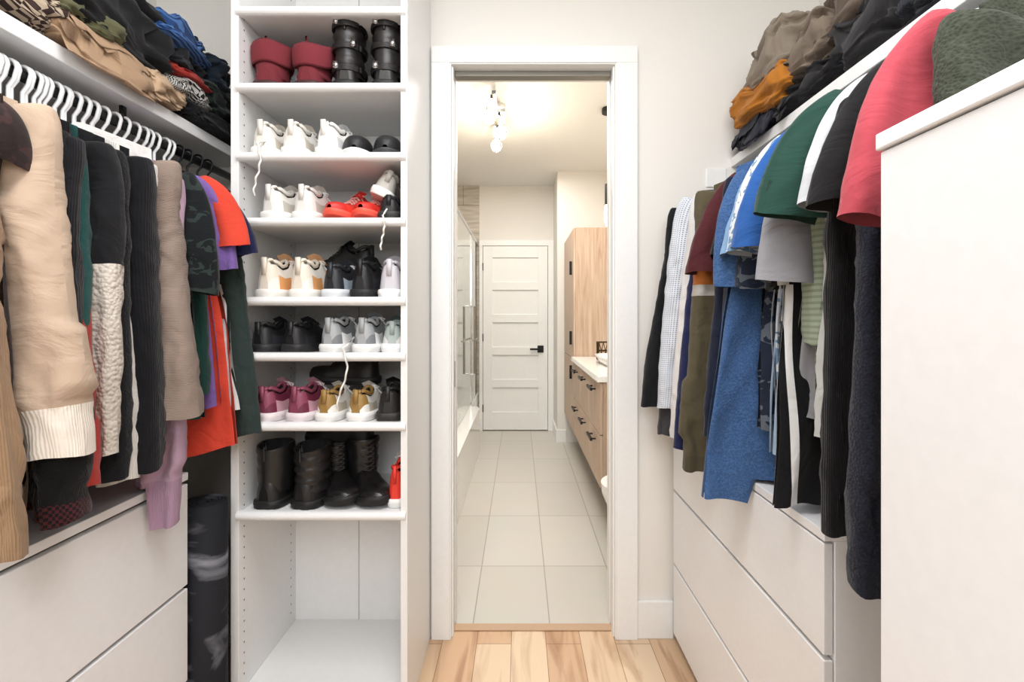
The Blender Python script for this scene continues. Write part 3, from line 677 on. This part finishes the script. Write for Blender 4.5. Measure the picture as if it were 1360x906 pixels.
def hangers(side,ys,m,name,zn=1.665,th=.0042):
    b=MB(); rx=RX[side]; d=-side
    for y in ys:
        P=[(rx-.018*d,y,RZ-.008)]+[(rx+.018*d*-math.cos(k*math.pi/8),y,RZ+.002+.0185*math.sin(k*math.pi/8)) for k in range(9)]+[(rx+.012*d,y,RZ-.02),(rx,y,RZ-.035),(rx,y,zn-.01)]
        b.tube(P,th*.8,m,n=6)
        T=[(rx,y,zn-.002)]+[(rx+.17*q*d,y,zn-.004-.080*q**1.3) for q in(.12,.3,.5,.8,1)]+[(rx+.172*d,y,zn-.105),(rx+.16*d,y,zn-.112),(rx,y,zn-.108),(rx-.16*d,y,zn-.112),(rx-.172*d,y,zn-.105)]+[(rx-.17*q*d,y,zn-.004-.080*q**1.3) for q in(1,.8,.5,.3,.12)]
        b.tube(T,th,m,n=6,closed=True)
    b.obj(name)
hangers(-1,GY[-1]+[.66+.024*i for i in range(24)]+[1.46,1.48],PLW,'clothes_hangers',1.648,.0055)
hangers(-1,[1.52,1.56,1.61,1.66],BLK,'black_clothes_hangers',1.66)
hangers(1,GY[1],PLW,'clothes_hangers',1.650,.004)

# ---------------- piles of clothes
def heap(name,x,y,z,sx,sy,sz,m,seed,layers=3,edge=None,hang=0,amp=.14,drop=0):
    b=MB(); NU,NV=110,54; rows=[];uvs=[]
    for j in range(NV+1):
        p=-math.pi/2+math.pi*j/NV; r=[];u=[]
        for i in range(NU+1):
            t=2*math.pi*i/NU
            cp,sp_=math.cos(p),math.sin(p); e1,e2=.55,.5
            X=math.copysign(abs(cp)**e1,cp)*math.copysign(abs(math.cos(t))**e2,math.cos(t))
            Y=math.copysign(abs(cp)**e1,cp)*math.copysign(abs(math.sin(t))**e2,math.sin(t))
            Z=math.copysign(abs(sp_)**e1,sp_)
            nv=noise.noise(Vector((X*1.3+seed,Y*1.3,Z*.8)))
            k=1+amp*nv*1.6
            k+=amp*(abs(math.sin(layers*math.pi*(Z*.5+.5)+2.2*nv+1.2*Y))-.6)*abs(cp)**.5
            k+=amp*.9*(.5-abs(noise.noise(Vector((X*2.6+seed,Y*2.6,Z*4))))*2)
            k+=amp*.35*noise.noise(Vector((X*7,Y*7+seed,Z*12)))
            px_=X*sx/2*k; py_=Y*sy/2*k; pz=z+sz*.5+Z*sz/2*(1+amp*1.6*noise.noise(Vector((X*2,Y*2,seed))))+.35*sz*noise.noise(Vector((X*1.1+seed*3,Y*1.5,0)))*(Z+1)/2
            pz+=.10*sz*ridge(Vector((X*2.5+seed,Y*2.5,1)))*(Z>0)
            pz=max(pz,z)
            wx=x+px_; wy=y+py_
            if edge is not None:
                over=(wx-edge)*(1 if x<0 else -1)
                if over>0: 
                    pz-=hang*sm(over/.03); wx-= (1 if x<0 else -1)*over*.45
            lim=.012
            wx=min(max(wx,XL+lim),XR-lim); wy=min(wy,1.828)
            r.append((wx,wy,pz)); u.append((t*sx*.4,p*sz+wy*.2))
        rows.append(r);uvs.append(u)
    b.grid(rows,m,uv=uvs); return b.obj(name)
S0=1.803
for i,(n_,x,y,z,sx,sy,sz,m_,h,l) in enumerate([
('patterned_scarf',-1.13,.98,S0,.26,.24,.11,F('3a2a26','check','b5a48e',.5),.0,2),
('black_sweater_pile',-1.15,1.22,S0+.06,.34,.42,.20,F('151517'),0,4),
('dark_grey_hoodie',-1.15,1.04,S0+.08,.28,.22,.16,F('1f1e20','knit'),0,3),
('camel_cardigan',-1.13,1.21,S0,.32,.34,.085,F('a98c70'),.035,2),
('tan_folded_shirt',-1.14,1.38,S0,.31,.18,.075,F('bb9f82'),.02,2),
('olive_folded_shirt',-1.13,1.15,S0+.065,.31,.19,.06,F('5f5f45'),0,2),
('houndstooth_scarf',-1.13,1.49,S0+.05,.29,.20,.065,F('202022','check','c8c5bf',1.2),0,2),
('red_folded_shirt',-1.13,1.50,S0+.11,.29,.19,.04,F('9a3028'),0,1),
('grey_folded_sweater',-1.15,1.50,S0+.14,.28,.2,.07,F('2c2e32','knit'),0,2),
('blue_striped_shirt',-1.13,1.48,S0+.19,.30,.24,.085,F('23406e','stripe','4d74ae',2),0,2),
('navy_folded_jeans',-1.16,1.64,S0+.15,.31,.2,.14,F('1d2733'),0,2),
('dark_green_plaid_shirt',-1.14,1.65,S0+.06,.31,.26,.10,F('25332c','check','131816',.3),0,2),
('black_folded_trousers',-1.14,1.65,S0,.31,.32,.07,F('141418'),.0,2),
('black_folded_trousers',-1.14,1.50,S0,.3,.14,.055,F('18181b'),.0,2),
]): heap(n_,x,y,z,sx,sy,sz,m_,i*1.7+1,l,-1.0,h)
for i,(n_,x,y,z,sx,sy,sz,m_,h,l) in enumerate([
('navy_fleece',.95,.96,S0,.28,.28,.11,F('22242c','knit'),0,3),
('charcoal_jacket',.94,1.12,S0,.3,.28,.16,F('2b2a2c'),.01,3),
('taupe_hoodie',.95,1.21,S0+.10,.29,.28,.16,F('61554a'),0,2),
('black_joggers',.95,1.35,S0,.31,.32,.10,F('1c1b1e'),.02,3),
('grey_brown_trousers',.94,1.41,S0+.08,.3,.3,.17,F('786c5f'),0,3),
('khaki_chinos',.93,1.57,S0+.13,.33,.28,.17,F('867b6d'),0,3),
('dark_brown_sweater',.94,1.50,S0+.06,.3,.22,.09,F('302924'),0,2),
('mustard_sweatshirt',.91,1.60,S0+.055,.37,.34,.12,F('b07026'),.0,2),
('navy_folded_sweater',.93,1.66,S0,.33,.3,.08,F('20222e'),.045,2),
('black_folded_shirt',.94,1.50,S0,.31,.14,.06,F('19191b'),.03,2),
]): heap(n_,x,y,z,sx,sy,sz,m_,i*2.3+40,l,.785,h)

def area(name,loc,size,power,col=(1,.96,.9),rot=(0,0,0),sy=None):
    l=bpy.data.lights.new(name,'AREA'); l.energy=power; l.color=col; l.size=size
    if sy: l.shape='RECTANGLE'; l.size_y=sy
    o=bpy.data.objects.new(name,l); o.location=loc; o.rotation_euler=rot; SC.collection.objects.link(o)
def point(name,loc,power,r=.04,col=(1,.8,.55)):
    l=bpy.data.lights.new(name,'POINT'); l.energy=power; l.color=col; l.shadow_soft_size=r
    o=bpy.data.objects.new(name,l); o.location=loc; SC.collection.objects.link(o)
area('closet_overhead_fill',(-.1,.55,2.55),.9,26,(.985,.985,1))  # added soft area light below the closet ceiling, without a fixture
area('closet_rear_fill',(-.1,-1.2,2.2),1.4,42,(.95,.97,1),(R(62),0,0))  # frontal fill added behind the camera; no real lamp stands there
area('bathroom_overhead_fill',(.0,3.3,2.57),.7,35,(1,.975,.945),sy=2.4)  # extra fill added under the ceiling, besides the track and pendant bulbs
for yb,ox in BULBS: point('track_bulb_lamp',(BX+ox,yb,HC-.25),5,.02,(1,.86,.68))
point('pendant_bulb_lamp',(.605,3.3,1.78),1.5,.03)
w=bpy.data.worlds.new('World'); SC.world=w; w.use_nodes=True; w.node_tree.nodes['Background'].inputs[0].default_value=(.9,.95,1,1); w.node_tree.nodes['Background'].inputs[1].default_value=.5
SC.view_settings.view_transform='Standard'
cd=bpy.data.cameras.new('cam'); cd.sensor_width=36; cd.lens=650/1360*36; cd.clip_start=.03
cd.shift_x=-10/1360; cd.shift_y=-31/1360
co=bpy.data.objects.new('camera',cd); co.location=(0,0,1.2); co.rotation_euler=(math.pi/2,0,0); SC.collection.objects.link(co); SC.camera=co
